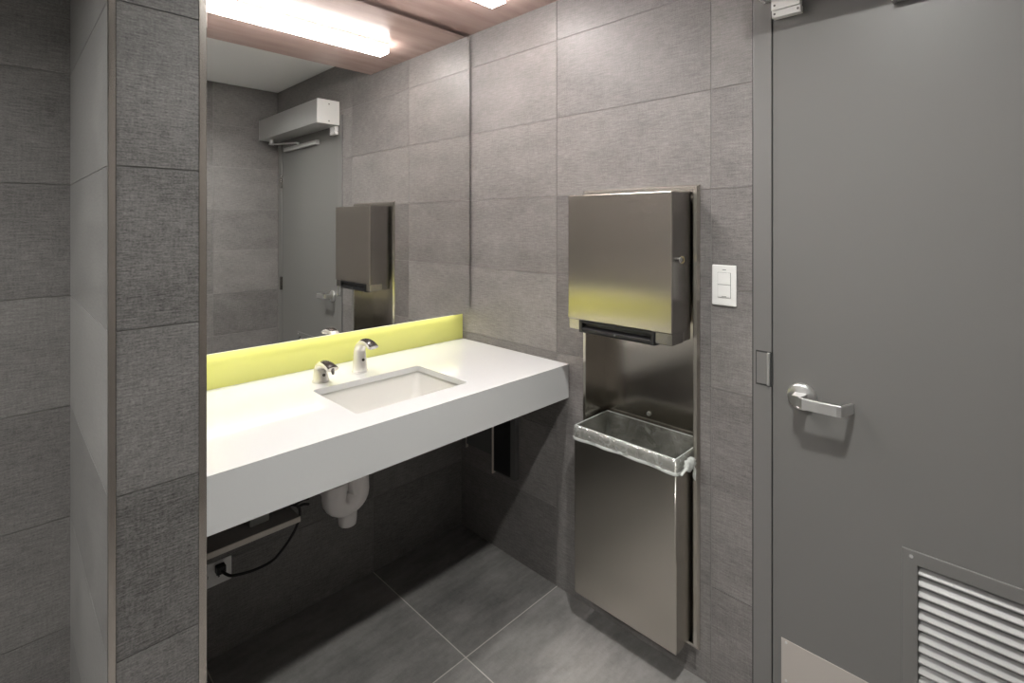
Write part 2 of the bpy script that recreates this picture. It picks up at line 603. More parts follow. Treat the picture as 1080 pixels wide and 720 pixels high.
# yellow glass strip between counter and mirror
m = MB()
m.box(PX1 + 0.002, -0.0015, -0.007, -0.0004, CT + 0.0004, MB_ + 0.018)
tag(m.build('backsplash', 'yellow', at=(-0.62, 0, CT)), 'lime yellow glass splashback strip between counter and mirror', 'backsplash')

BR = (PX1, -0.32, CT)
m = MB()
m.box(PX1 + 0.0004, PX1 + 0.007, CY + 0.02, -0.0075, CT + 0.0004, MB_ + 0.004)
br_ = m.build('side_splash', 'yellow', at=BR)
tag(br_, 'lime yellow glass side splash on the pier at the left counter end', 'backsplash')
m = MB()  # unseen channel and light strip, added to brighten the side splash
m.box(PX1 + 0.0004, PX1 + 0.03, -0.50, -0.075, MB_ + 0.012, MB_ + 0.022)
lp_ = m.build('added_light_channel', 'op_alu', br_, BR)
m = MB()
m.box(PX1 + 0.009, PX1 + 0.027, -0.49, -0.08, MB_ + 0.008, MB_ + 0.012)
m.build('light_strip', 'led_side_added', lp_, BR)

# ------------------------------------------------------------------ counter with undermount basin
CA = (-0.62, -0.32, CBOT)
CX0, CX1 = PX1 + 0.001, -0.0008
SX0, SX1, SY0, SY1 = -0.829, -0.419, -0.246, -0.539        # cut-out
THK = 0.02
ct = empty('vanity_counter', CA)
tag(ct, 'white floating counter with a deep front apron below the mirror', 'counter')
m = MB()
b_ = m.bm


def rrect(x0, x1, y0, y1, r, z, n=6):
    pts = []
    for cx, cy, a0 in ((x1 - r, y1 - r, 0), (x0 + r, y1 - r, 90), (x0 + r, y0 + r, 180), (x1 - r, y0 + r, 270)):
        for k in range(n + 1):
            a = math.radians(a0 + 90 * k / n)
            pts.append((cx + r * math.cos(a), cy + r * math.sin(a), z))
    return pts


for z in (CT, CT - THK):
    outer = [b_.verts.new((x, y, z)) for x, y in ((CX0, CY), (CX1, CY), (CX1, -0.0005), (CX0, -0.0005))]
    inner = [b_.verts.new(p) for p in rrect(SX0, SX1, SY1, SY0, 0.012, z, 4)]
    eo = [b_.edges.new((outer[i], outer[(i + 1) % 4])) for i in range(4)]
    ei = [b_.edges.new((inner[i], inner[(i + 1) % len(inner)])) for i in range(len(inner))]
    bmesh.ops.triangle_fill(b_, use_beauty=True, edges=eo + ei)
    if z == CT:
        to, ti = outer, inner
for i in range(4):
    b_.faces.new((to[i], to[(i + 1) % 4], outer[(i + 1) % 4], outer[i]))
for i in range(len(ti)):
    b_.faces.new((ti[i], ti[(i + 1) % len(ti)], inner[(i + 1) % len(ti)], inner[i]))
m.build('countertop', 'white_solid', ct, CA)
m = MB()
m.box(CX0, CX1, CY + 0.0003, CY + 0.02, CBOT, CT - THK)
m.build('apron', 'white_solid', ct, CA)
m = MB()                                                      # basin: inside and outside shells
BZ = CT - THK
prof_in = [(0.004, 0, 0.016), (0.002, 0.012, 0.018), (-0.012, 0.075, 0.03), (-0.03, 0.108, 0.045), (-0.06, 0.122, 0.05), (-0.12, 0.128, 0.02)]
prof_out = [(-0.12, 0.139, 0.02), (-0.04, 0.133, 0.05), (0.0, 0.085, 0.035), (0.02, 0.012, 0.02), (0.022, 0, 0.018)]
rings = [rrect(SX0 - e, SX1 + e, SY1 - e, SY0 + e, max(0.004, r), BZ - d, 6) for e, d, r in prof_in + prof_out]
rings = rings[:len(prof_in)] + rings[len(prof_in):]
n_in = len(prof_in)
vs = [[m.bm.verts.new(p) for p in r] for r in rings]
for a, c in zip(vs[:-1], vs[1:]):
    if a is vs[n_in - 1]:
        continue
    for i in range(len(a)):
        m.bm.faces.new((a[i], a[(i + 1) % len(a)], c[(i + 1) % len(a)], c[i]))
m.bm.faces.new(vs[n_in - 1])
m.bm.faces.new(vs[n_in])
for i in range(len(vs[0])):
    m.bm.faces.new((vs[0][i], vs[0][(i + 1) % len(vs[0])], vs[-1][(i + 1) % len(vs[0])], vs[-1][i]))
basin = m.build('basin', 'ceramic', ct, CA, smooth=True)
m = MB()
m.cyl((-0.624, -0.30, BZ - 0.1275), (-0.624, -0.30, BZ - 0.1255), 0.022, 28)
m.build('drain', 'satin_chrome', basin, CA, bevel=0.0008)


# ------------------------------------------------------------------ faucet and soap dispenser
def spout(name, x, y, hgt, reach, drop, label, cat, nozzle):
    """curved chrome body leaning out over the basin with a smoked oval window on top"""
    at = (x, y, CT)
    r = empty(name, at)
    tag(r, label, cat)
    k = MB()
    k.cyl((x, y, CT), (x, y, CT + 0.004), 0.028, 32)
    k.build('base_ring', 'whitened_chrome', r, at, bevel=0.001)
    n = 18
    pts, rad = [], []
    for i in range(n + 1):
        t = i / n
        ang = math.radians(-6 + 128 * max(0, (t - 0.30) / 0.70))
        if t <= 0.30:
            p = Vector((x, y + 0.004 * t / 0.3, CT + 0.003 + (hgt * 0.56) * t / 0.30))
        else:
            s = (t - 0.30) / 0.70
            a = math.radians(118) * s
            p = Vector((x, y + 0.004 - reach * (1 - math.cos(a)) / (1 - math.cos(math.radians(118))),
                        CT + 0.003 + hgt * 0.56 + hgt * 0.36 * math.sin(a)))
            p.z -= drop * max(0, s - 0.6) ** 1.5
        pts.append(p)
        w = 0.0260 - 0.006 * min(1, t / 0.4) + 0.001 * max(0, t - 0.5)
        d = 0.0260 - 0.008 * min(1, t / 0.5) - 0.0095 * max(0, t - 0.35) / 0.65
        rad.append((d, w))
    k = MB()
    k.tube(pts, rad, 24)
    body = k.build('body', 'whitened_chrome', r, at, smooth=True)
    md = body.modifiers.new('bevel', 'BEVEL')
    md.width = 0.0015
    md.segments = 2
    md.limit_method = 'ANGLE'
    md.angle_limit = math.radians(50)
    # smoked window shell on the upper outer face of the arm
    k = MB()
    rows = []
    i0, i1 = int(n * 0.62), n
    for i in range(i0, i1 + 1):
        d = (pts[min(i + 1, n)] - pts[i - 1]).normalized()
        s = Vector((1, 0, 0))
        up = s.cross(d).normalized()
        if up.z < 0 and up.y > 0:
            up = -up
        if up.dot(Vector((0, -0.5, 1))) < 0:
            up = -up
        ww = rad[i][1] * (0.92 if i != i0 else 0.8)
        hh = rad[i][0]
        row = []
        for j in range(-4, 5):
            q = j / 4 * 1.0
            row.append(pts[i] + s * ww * math.sin(q * 1.15) + up * (hh * math.cos(q * 1.15) + 0.0012))
        rows.append(row)
    vs_ = [[k.bm.verts.new(p) for p in row] for row in rows]
    for a, c in zip(vs_[:-1], vs_[1:]):
        for j in range(8):
            k.bm.faces.new((a[j], a[j + 1], c[j + 1], c[j]))
    wd = k.build('window', 'smoked', r, at, smooth=True)
    sd = wd.modifiers.new('solid', 'SOLIDIFY')
    sd.thickness = 0.0025
    sd.offset = -1
    # tip
    tip = pts[-1]
    k = MB()
    if nozzle:
        k.tube([tip + Vector((0, 0.004, 0.003)), tip + Vector((0, -0.001, -0.010)), tip + Vector((0, -0.003, -0.016))], [0.0065, 0.005, 0.0032], 16)
        k.build('nozzle', 'smoked', r, at, smooth=True)
    else:
        k.tube([tip + Vector((0, 0.004, 0.002)), tip + Vector((0, 0.002, -0.005))], [0.010, 0.009], 20)
        k.build('aerator', 'satin_chrome', r, at, smooth=True)
    k = MB()
    k.cyl((x, y - 0.0215, CT + hgt * 0.38), (x, y - 0.0245, CT + hgt * 0.38), 0.005, 16)
    k.build('sensor', 'smoked', r, at)
    return r


spout('soap_dispenser', -0.765, -0.172, 0.068, 0.092, 0.02, 'short chrome soap spout with a nozzle left of the tall tap', 'soap dispenser', True)
spout('faucet', -0.612, -0.160, 0.122, 0.098, 0.03, 'taller chrome sensor tap behind the middle of the basin', 'faucet', False)

# ------------------------------------------------------------------ trap under the basin
TA = (-0.688, -0.2, 0.37)
tp = empty('drain_trap', TA)
tag(tp, 'white plastic sink trap hanging under the counter', 'pipe')
m = MB()
ux, uz, ur, R_ = -0.688, 0.478, 0.043, 0.041
pts = [(ux + ur, -0.2, 0.66), (ux + ur, -0.2, 0.60), (ux + ur, -0.2, 0.53)]
pts += [(ux + ur * math.cos(math.radians(a)), -0.2, uz + ur * math.sin(math.radians(a)) * 0.75) for a in range(0, -181, -15)]
pts += [(ux - ur, -0.2, 0.53), (ux - ur, -0.2, 0.55)]
m.tube(pts, [R_ * 0.95] * 3 + [R_] * 15, 28)
m.build('u_bend', 'pvc', tp, TA, smooth=True)
m = MB()
m.cyl((ux - ur, -0.2, 0.499), (ux - ur, -0.2, 0.535), R_ + 0.004, 28)
m.build('coupling_nut', 'pvc', tp, TA, bevel=0.004, smooth=True)
m = MB()
m.tube([(ux + 0.006, -0.2, 0.43), (ux + 0.006, -0.2, 0.385), (ux + 0.006, -0.2, 0.372), (ux + 0.006, -0.2, 0.368)], [0.033, 0.031, 0.029, 0.023], 28)
m.build('cleanout_plug', 'pvc', tp, TA, smooth=True)
m = MB()
m.tube([(ux - ur, -0.2, 0.54), (ux - ur, -0.198, 0.575), (ux - ur, -0.18, 0.598), (ux - ur, -0.15, 0.605), (ux - ur, -0.001, 0.605)], 0.03, 24)
m.build('waste_arm', 'pvc', tp, TA, smooth=True)
m = MB()
m.tube([(ux + ur, -0.2, 0.662), (ux + ur, -0.215, 0.685), (-0.630, -0.27, 0.696), (-0.624, -0.31, 0.698)], 0.019, 20)
m.build('tailpiece', 'pvc', tp, TA, smooth=True)

# ------------------------------------------------------------------ shelf, outlet and cord under the counter
HA = (-1.05, 0, 0.45)
m = MB()
SHX = -0.846
m.box(PX1 + 0.001, SHX, -0.195, -0.0008, 0.447, 0.461)
sh = m.build('under_shelf', 'laminate', at=HA, bevel=0.0008)
tag(sh, 'dark shelf board with a pale front edge low under the counter', 'shelf')
m = MB()
m.box(PX1 + 0.001, SHX, -0.199, -0.195, 0.4455, 0.462)
m.build('front_edge', 'ply', sh, HA)
m = MB()
m.box(-0.985, -0.925, -0.15, -0.05, 0.4612, 0.492)
tag(m.build('power_adapter', 'grey_plastic', at=(-0.955, -0.1, 0.4612), bevel=0.004), 'grey power adapter box lying on the under-counter shelf', 'power adapter')

OA = (-1.053, 0, 0.238)
m = MB()
m.box(-1.1115, -0.9945, -0.006, -0.0004, 0.2385, 0.3155)
ou = m.build('wall_outlet', 'white_plastic', at=OA, bevel=0.002)
tag(ou, 'white wall outlet with a black plug below the under-counter shelf', 'outlet')
for x in (-1.0335, -1.0725):
    m = MB()
    m.box(x - 0.017, x + 0.017, -0.0078, -0.005, 0.260, 0.294)
    s_ = m.build('socket', 'white_plastic', ou, OA, bevel=0.003)
    m = MB()
    m.box(x - 0.0075, x - 0.0055, -0.0083, -0.0076, 0.271, 0.280)
    m.build('slot', 'slot', s_, OA)
    m = MB()
    m.box(x + 0.0055, x + 0.0075, -0.0083, -0.0076, 0.271, 0.280)
    m.build('slot', 'slot', s_, OA)
    m = MB()
    m.cyl((x, -0.0076, 0.2655), (x, -0.0083, 0.2655), 0.0028, 12)
    m.build('slot', 'slot', s_, OA)

KA = (-1.0335, -0.02, 0.289)
cd = empty('electrical_cable', KA)
tag(cd, 'black power cord looping from the outlet over the shelf end', 'cord')
m = MB()
m.box(-1.0465, -1.0185, -0.036, -0.0086, 0.283, 0.309)
m.build('plug', 'rubber', cd, KA, bevel=0.004)


def smooth_pts(ps, n=10):
    ps = [Vector(p) for p in ps]
    out = []
    for i in range(len(ps) - 1):
        p0, p1, p2, p3 = ps[max(i - 1, 0)], ps[i], ps[i + 1], ps[min(i + 2, len(ps) - 1)]
        for k in range(n):
            t = k / n
            out.append(0.5 * ((2 * p1) + (-p0 + p2) * t + (2 * p0 - 5 * p1 + 4 * p2 - p3) * t * t + (-p0 + 3 * p1 - 3 * p2 + p3) * t ** 3))
    out.append(ps[-1])
    return out


m = MB()
m.tube(smooth_pts([(-1.032, -0.034, 0.295), (-1.026, -0.055, 0.292), (-1.010, -0.075, 0.289), (-0.955, -0.090, 0.286), (-0.905, -0.105, 0.298), (-0.880, -0.125, 0.330),
                   (-0.852, -0.150, 0.385), (-0.834, -0.160, 0.435), (-0.833, -0.155, 0.468), (-0.85, -0.14, 0.479), (-0.87, -0.12, 0.471), (-0.90, -0.10, 0.4665)]), 0.0045, 10)
m.build('cable', 'rubber', cd, KA, smooth=True)
for ps in ([(-0.845, -0.15, 0.478), (-0.825, -0.155, 0.489), (-0.80, -0.155, 0.486)], [(-0.84, -0.155, 0.472), (-0.82, -0.16, 0.476), (-0.803, -0.165, 0.472)]):
    m = MB()
    m.tube(smooth_pts(ps), 0.0044, 10)
    m.build('loose_end', 'rubber', cd, KA, smooth=True)

# ------------------------------------------------------------------ dark metal access box under the counter on the right wall
BA = (0, -0.3, 0.34)
ab = empty('access_box', BA)
tag(ab, 'dark box with thin pale edge strips on the right wall under the counter', 'access box')
m = MB()
m.box(-0.024, -0.0006, -0.375, -0.243, 0.345, 0.72)
m.build('body', 'slot', ab, BA, bevel=0.001)
m = MB()
m.box(-0.0265, -0.024, -0.347, -0.25, 0.352, 0.715)
m.build('cover', 'black', ab, BA, bevel=0.0006)
m = MB()
m.box(-0.030, -0.0006, -0.2435, -0.2385, 0.335, 0.72)
m.build('edge_strip', 'ply', ab, BA)
m = MB()
m.box(-0.010, -0.0006, -0.238, -0.046, 0.40, 0.72)
m.build('side_panel', 'slot', ab, BA)
m = MB()
m.box(-0.012, -0.0006, -0.0465, -0.0425, 0.382, 0.72)
m.build('edge_strip', 'ply', ab, BA)

# ------------------------------------------------------------------ recessed paper towel dispenser
PA = (0, -0.935, 0.09)
pd = empty('paper_towel_dispenser', PA)
tag(pd, 'tall recessed stainless steel towel dispenser with a bin niche beside the door', 'paper towel dispenser')
m = MB()                                                     # bevelled flange on the wall round the recess
OY0, OY1, OZ0, OZ1 = -0.711, -1.160, 0.0905, 1.541
IY0, IY1, IZ0, IZ1 = -0.7275, -1.1435, 0.1052, 1.5198


def frame_ring(dy, x):
    return [(x, OY0 - dy, OZ0 + dy), (x, OY1 + dy, OZ0 + dy), (x, OY1 + dy, OZ1 - dy), (x, OY0 - dy, OZ1 - dy)]


inn = lambda x: [(x, IY0, IZ0), (x, IY1, IZ0), (x, IY1, IZ1), (x, IY0, IZ1)]
m.loft([inn(-0.0004), frame_ring(0, -0.0004), frame_ring(0, -0.003), frame_ring(0.006, -0.012), frame_ring(0.0155, -0.013), inn(-0.012), inn(-0.0004)], cap=False)
m.build('flange', 'steel_v', pd, PA)
m = MB()                                                     # recess lining: back, sides, bottom, top
RX = 0.112
m.box(RX, RX + 0.006, IY1, IY0, IZ0, IZ1)
m.build('back_panel', 'steel', pd, PA)
m = MB()
m.box(-0.012, RX, IY0 - 0.0015, IY0, IZ0, IZ1)
m.box(-0.012, RX, IY1, IY1 + 0.0015, IZ0, IZ1)
m.box(-0.012, RX, IY1 + 0.0015, IY0 - 0.0015, IZ0, IZ0 + 0.0015)
m.box(-0.012, RX, IY1 + 0.0015, IY0 - 0.0015, IZ1 - 0.0015, IZ1)
m.build('recess_lining', 'steel_v', pd, PA)
m = MB()
m.cyl((RX, -0.918, 0.7335), (RX - 0.006, -0.918, 0.7335), 0.008, 20)
m.build('screw', 'satin_chrome', pd, PA, bevel=0.002)
# upper cabinet
DX, DYA, DYB, DZ0, DZ1 = -0.131, -0.744, -1.135, 1.0895, 1.514
m = MB()
m.box(-0.1295, -0.0135, DYA, DYB, 1.089, DZ1)
m.box(-0.062, -0.0135, DYA, DYB, 1.0565, 1.089)
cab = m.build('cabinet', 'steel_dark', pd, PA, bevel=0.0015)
m = MB()
m.box(-0.136, -0.1295, DYA - 0.0005, DYB + 0.0005, DZ0, DZ1 + 0.001)
m.build('door', 'steel', pd, PA, bevel=0.002)
m = MB()                                                     # bright lower corners left and right of the mouth
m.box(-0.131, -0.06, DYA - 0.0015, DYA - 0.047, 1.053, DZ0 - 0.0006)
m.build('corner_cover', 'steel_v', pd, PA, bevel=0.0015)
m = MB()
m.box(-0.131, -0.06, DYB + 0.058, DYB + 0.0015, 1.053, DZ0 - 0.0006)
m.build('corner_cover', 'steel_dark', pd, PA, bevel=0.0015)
m = MB()                                                     # black mouth
ya, yb = DYA - 0.048, DYB + 0.059
m.prism([(-0.133, ya, 1.0875), (-0.133, ya, 1.079), (-0.117, ya, 1.076), (-0.117, ya, 1.067), (-0.134, ya, 1.060), (-0.134, ya, 1.050),
         (-0.125, ya, 1.044), (-0.06, ya, 1.044), (-0.06, ya, 1.0875)], (0, yb - ya, 0))
mo = m.build('mouth', 'black', pd, PA, bevel=0.001)
for y_ in (ya + 0.001, yb + 0.011):
    m = MB()
    m.box(-0.1355, -0.1165, y_, y_ - 0.012, 1.046, 1.0875)
    m.build('mouth_cheek', 'black', mo, PA, bevel=0.001)
m = MB()
m.cyl((-0.1335, -0.935, 1.056), (-0.1365, -0.935, 1.056), 0.0035, 14)
m.build('indicator', 'slot', mo, PA)
m = MB()
m.cyl((-0.073, DYB, 1.3075), (-0.073, DYB - 0.004, 1.3075), 0.0115, 24)
lk = m.build('lock_with_reflection', 'reflected_brass', pd, PA, bevel=0.001)  # brass disc put in as the chrome knob's reflection on the cabinet side
m = MB()
m.box(-0.0745, -0.0715, DYB - 0.0035, DYB - 0.0047, 1.3025, 1.3125)
m.build('reflected_keyhole', 'black', lk, PA)
m = MB()
m.cyl((-0.098, DYB, 1.309), (-0.098, DYB - 0.011, 1.309), 0.0095, 20)
m.build('lock_with_reflection', 'chrome', pd, PA, bevel=0.002)

# ------------------------------------------------------------------ waste bin sitting in the lower niche
WA = (0, -0.935, 0.117)
WX0, WX1, WYA, WYB, WZ0, WZ1 = -0.104, 0.100, -0.746, -1.1325, 0.1170, 0.700
m = MB()
t_ = 0.003
rr = lambda e, r, z: rrect(WX0 + e, WX1 - e, WYB + e, WYA - e, r, z, 5)
m.loft([rr(0.001, 0.003, WZ0), rr(0.0, 0.004, WZ0 + 0.001), rr(0.0, 0.004, WZ1), rr(t_, 0.001, WZ1), rr(t_, 0.001, WZ0 + t_)])
wb = m.build('waste_bin', 'steel_v', at=WA)
for p_ in wb.data.polygons:
    p_.use_smooth = len(p_.vertices) == 4 and abs(p_.normal.z) < 0.5 and p_.area < 0.004
tag(wb, 'stainless steel waste bin lined with clear plastic below the towel dispenser', 'waste bin')
m = MB()
m.box(-0.03, 0.09, WYA - 0.02, WYB + 0.02, IZ0 + 0.0016, WZ0)
m.build('foot_rail', 'steel_dark', wb, WA)

# clear liner: inner film, folded skirt and knot
GA = (0, -0.935, 0.66)
lb = empty('bin_liner', GA)
tag(lb, 'clear plastic bag folded over the rim of the steel bin', 'bin liner')


def per(x0, x1, y0, y1, r, n=120):
    """evenly spaced points with outward normals round a rounded rectangle"""
    segs = []
    w, h = (x1 - x0 - 2 * r), (y1 - y0 - 2 * r)
    L_ = 2 * w + 2 * h + 2 * math.pi * r
    res = []
    for i in range(n):
        s = i / n * L_
        parts = [('l', (x1, y0 + r), (0, 1), h, (1, 0)), ('a', (x1 - r, y1 - r), 0, math.pi / 2 * r, None), ('l', (x1 - r, y1), (-1, 0), w, (0, 1)),
                 ('a', (x0 + r, y1 - r), 90, math.pi / 2 * r, None), ('l', (x0, y1 - r), (0, -1), h, (-1, 0)), ('a', (x0 + r, y0 + r), 180, math.pi / 2 * r, None),
                 ('l', (x0 + r, y0), (1, 0), w, (0, -1)), ('a', (x1 - r, y0 + r), 270, math.pi / 2 * r, None)]
        for p in parts:
            if s <= p[3]:
                if p[0] == 'l':
                    res.append((p[1][0] + p[2][0] * s, p[1][1] + p[2][1] * s, p[4][0], p[4][1]))
                else:
                    a = math.radians(p[2]) + s / r
                    res.append((p[1][0] + r * math.cos(a), p[1][1] + r * math.sin(a), math.cos(a), math.sin(a)))
                break
            s -= p[3]
    return res


bx0, bx1, by0, by1 = WX0 + 0.004, WX1 - 0.004, WYB + 0.004, WYA - 0.004
n = 720
pin = per(bx0, bx1, by0, by1, 0.0015, n)
m = MB()
rings = []
RIM = WZ1 + 0.006
for z, ins, amp in ((RIM, -0.001, 0.0), (RIM - 0.012, 0.002, 0.001), (0.66, 0.005, 0.003), (0.62, 0.008, 0.005), (0.57, 0.014, 0.007), (0.52, 0.02, 0.008), (0.47, 0.03, 0.01), (0.45, 0.08, 0.006)):
    ring = []
    for i, (x, y, nx, ny) in enumerate(pin):
        w = amp * (math.sin(i * 0.2222 * 0.55 + z * 20) * 0.6 + math.sin(i * 0.2222 * 0.23 + 1.3 + z * 41) + 0.5 * math.sin(i * 0.2222 * 1.1 - z * 60))
        d = ins + abs(w)
        zz = z + (0.004 * math.sin(i * 0.2222 * 0.3) if z < 0.6 else 0)
        ring.append((x - nx * d, y - ny * d, zz))
    rings.append(ring)
vs = [[m.bm.verts.new(p) for p in r] for r in rings]
for a, c in zip(vs[:-1], vs[1:]):
    for i in range(n):
        m.bm.faces.new((a[i], a[(i + 1) % n], c[(i + 1) % n], c[i]))
m.bm.faces.new(vs[-1])
m.build('inner_film', 'film', lb, GA, smooth=True)
m = MB()
rings = []
for k, (z, out, amp) in enumerate(((RIM, -0.001, 0), (RIM - 0.002, 0.0065, 0.0003), (0.69, 0.0075, 0.0008), (0.678, 0.008, 0.0014), (0.667, 0.0085, 0.0016), (0.661, 0.0085, 0.0012))):
    ring = []
    for i, (x, y, nx, ny) in enumerate(pin):
        side = 1.0 if nx < 0.5 else 0.0            # the back stays tucked in
        w = amp * (math.sin(i * 0.2222 * 0.7 + k) + math.sin(i * 0.2222 * 0.31 + 2 * k))
        hem = (z - (0.002 * math.sin(i * 0.2222 * 0.09 + 1.0) + 0.0015 * math.sin(i * 0.2222 * 0.4)) * (k / 5.0))
        f_ = max(0.0, min(1.0, (bx1 - 0.02 - x) / 0.05))
        hem = RIM - (RIM - hem) * (0.09 + 0.91 * f_)
        o_ = (out + abs(w)) if f_ > 0 else min(out, 0.001)
        ring.append((x + nx * o_, y + ny * o_, hem))
    rings.append(ring)
vs = [[m.bm.verts.new(p) for p in r] for r in rings]
for a, c in zip(vs[:-1], vs[1:]):
    for i in range(n):
        m.bm.faces.new((a[i], a[(i + 1) % n], c[(i + 1) % n], c[i]))
m.build('folded_skirt', 'film_double', lb, GA, smooth=True)
m = MB()
m.tube([(x + nx * 0.0005, y + ny * 0.0005, RIM) for x, y, nx, ny in pin] + [(pin[0][0], pin[0][1], RIM)], 0.0016, 8)
m.build('rim_fold', 'film_edge', lb, GA, smooth=True)
m = MB()
hemp = []
for i in range(int(n * 0.40), int(n * 0.93)):
    x, y, nx, ny = pin[i]
    if x < 0.03:
        hemp.append((x + nx * 0.0092, y + ny * 0.0092, 0.6645 - 0.002 * math.sin(i * 0.2222 * 0.09 + 1.0) - 0.0015 * math.sin(i * 0.2222 * 0.4)))
m.tube(hemp, [(0.0012, 0.0055)] * len(hemp), 8)
m.build('hem_fold', 'film_edge', lb, GA, smooth=True)
m = MB()                                                     # knotted slack at the right rear corner
rk = random.Random(3)
kc = Vector((-0.066, WYB - 0.0255, 0.690))
bmesh.ops.create_icosphere(m.bm, subdivisions=3, radius=1.0)
for v in m.bm.verts:
    d = v.co.normalized()
    w = 1 + 0.28 * math.sin(7 * d.x + 4 * d.z) * math.sin(6 * d.z + 1) + 0.16 * math.sin(13 * d.x + 9 * d.y)
    v.co = kc + Vector((d.x * 0.030 * w, d.y * 0.0095 * w, d.z * 0.019 * w))
m.tube(smooth_pts([kc + Vector((0.01, -0.002, -0.005)), kc + Vector((0.018, -0.006, -0.02)), kc + Vector((0.015, -0.006, -0.036)), kc + Vector((0.02, -0.004, -0.05))], 5),
       [(0.006, 0.003)] * 8 + [(0.008, 0.002)] * 8, 10)
m.tube(smooth_pts([kc + Vector((-0.01, 0, 0)), kc + Vector((-0.03, -0.001, -0.006)), kc + Vector((-0.055, 0.002, -0.016))], 5), [(0.007, 0.004)] * 6 + [(0.004, 0.003)] * 5, 10)
m.build('knot', 'film_edge', lb, GA, smooth=True)

# ------------------------------------------------------------------ door, frame and hardware
m = MB()                                                     # steel frame: two jambs and a header, with a stop
FX0, FX1 = -0.004, 0.12
m.box(FX0, FX1, FY0 - 0.0012, DY0 + 0.0028, 0.0, 2.108)
m.box(FX0, FX1, -2.344, DY1 - 0.003, 0.0, 2.108)
m.box(FX0, FX1, DY0 + 0.0028, DY1 - 0.003, DZ + 0.003, 2.108)
m.box(0.055, FX1, DY0 + 0.0028, DY0 - 0.014, 0.0, DZ + 0.003)
m.box(0.055, FX1, DY1 - 0.003, DY1 + 0.014, 0.0, DZ + 0.003)
fr = m.build('trim_3', 'frame_paint', at=(0, FY0, 0), bevel=0.0015)
tag(fr, 'grey painted steel door frame in the tiled wall', 'door frame', kind='structure')
FA = (0, FY0, 0)
m = MB()
m.box(-0.0015, -0.0002, FY0 - 0.0012, FY0 + 0.002, 0, 2.108)
m.build('sealant', 'caulk', fr, FA)
m = MB()                                                     # strike in the jamb
m.box(-0.0048, -0.004, -1.3272, -1.3712, 0.957, 1.055)
stk = m.build('strike_plate', 'caulk', fr, FA)
m = MB()
m.box(-0.0058, -0.0045, -1.3295, -1.358, 0.9615, 1.051)
m.build('strike_face', 'frame_paint', stk, FA, bevel=0.0006)
m = MB()
m.box(-0.0105, -0.004, -1.3585, -1.3665, 0.960, 1.053)
m.build('strike_lip', 'satin_chrome', stk, FA, bevel=0.0015)

LVY0, LVY1, LVZ0, LVZ1 = -1.664, -2.0, 0.295, 0.638
HOY0, HOY1, HOZ0, HOZ1 = -1.6955, -1.9685, 0.327, 0.6045
m = MB()
for a, b, c, d in grid_minus(DY1, DY0, 0.008, DZ, [(HOY1, HOY0, HOZ0, HOZ1)]):
    m.box(0.0, 0.045, a, b, c, d)
bmesh.ops.remove_doubles(m.bm, verts=m.bm.verts, dist=1e-5)
GAo = (0, DY0, 0.008)
dr = m.build('door_1', 'door_paint', at=GAo)
tag(dr, 'grey painted door with a lever handle and a low louver', 'door', kind='structure')
# louver
m = MB()
for a, b, c, d in grid_minus(LVY1, LVY0, LVZ0, LVZ1, [(HOY1, HOY0, HOZ0, HOZ1)]):
    m.box(-0.005, -0.0002, a, b, c, d)
bmesh.ops.remove_doubles(m.bm, verts=m.bm.verts, dist=1e-5)
lv = m.build('louver_frame', 'door_paint', dr, GAo, bevel=0.0022, segs=2)
m = MB()
pitch = 0.0261
z = HOZ1 - 0.0085
while z > HOZ0 + 0.004:
    # inverted V blade: outer leg slopes down towards the room
    ring = [(0.022, HOY0 - 0.0002, z + 0.006), (0.0235, HOY0 - 0.0002, z + 0.0075), (0.010, HOY0 - 0.0002, z + 0.0035), (-0.0015, HOY0 - 0.0002, z - 0.0105),
            (-0.0015, HOY0 - 0.0002, z - 0.0135), (0.0005, HOY0 - 0.0002, z - 0.0135), (0.011, HOY0 - 0.0002, z - 0.001)]
    m.prism(ring, (0, HOY1 - HOY0 + 0.0004, 0))
    z -= pitch
m.build('louver_blades', 'blade', lv, GAo, bevel=0.0008)
m = MB()
m.box(0.0446, 0.0452, HOY1, HOY0, HOZ0, HOZ1)
m.build('louver_shade_sheet', 'caulk', lv, GAo)  # dark sheet stands in for the shade behind the blades
for y_, z_ in ((-1.683, 0.623), (-1.981, 0.623), (-1.683, 0.311), (-1.981, 0.311)):
    m = MB()
    m.cyl((-0.005, y_, z_), (-0.0062, y_, z_), 0.0042, 14)
    m.build('screw', 'satin_chrome', lv, GAo)
# kick plate
m = MB()
m.box(-0.0016, -0.0002, -1.394, -2.268, 0.02, 0.2635)
kp = m.build('kick_plate', plain('kick_steel', (0.66, 0.62, 0.58), 0.5, 0.75), dr, GAo, bevel=0.0006)
for y_, z_ in [(-1.4065, z_) for z_ in (0.2555, 0.15, 0.035)] + [(-2.256, z_) for z_ in (0.2555, 0.15, 0.035)]:
    m = MB()
    m.cyl((-0.0016, y_, z_), (-0.0026, y_, z_), 0.0034, 14)
    m.build('screw', 'satin_chrome', kp, GAo)
# lever handle: rose, neck, grip and return
HY, HZ = -1.4463, 0.9475
m = MB()
m.tube([(0, HY, HZ), (-0.003, HY, HZ), (-0.009, HY, HZ), (-0.0115, HY, HZ)], [0.0365, 0.0365, 0.0345, 0.029], 44)
rose = m.build('rose', 'satin_chrome', None, GAo, bevel=0.0006, smooth=True)
hd = rose
hd.name = 'door_handle'
hd.parent = dr
hd.location = (0, 0, 0)
hd['label'] = 'satin chrome lever handle'
m = MB()


def lev(x, y, hh, ty, tx):
    return [(x + tx, y + ty, HZ - hh), (x - tx, y - ty, HZ - hh), (x - tx, y - ty, HZ + hh), (x + tx, y + ty, HZ + hh)]


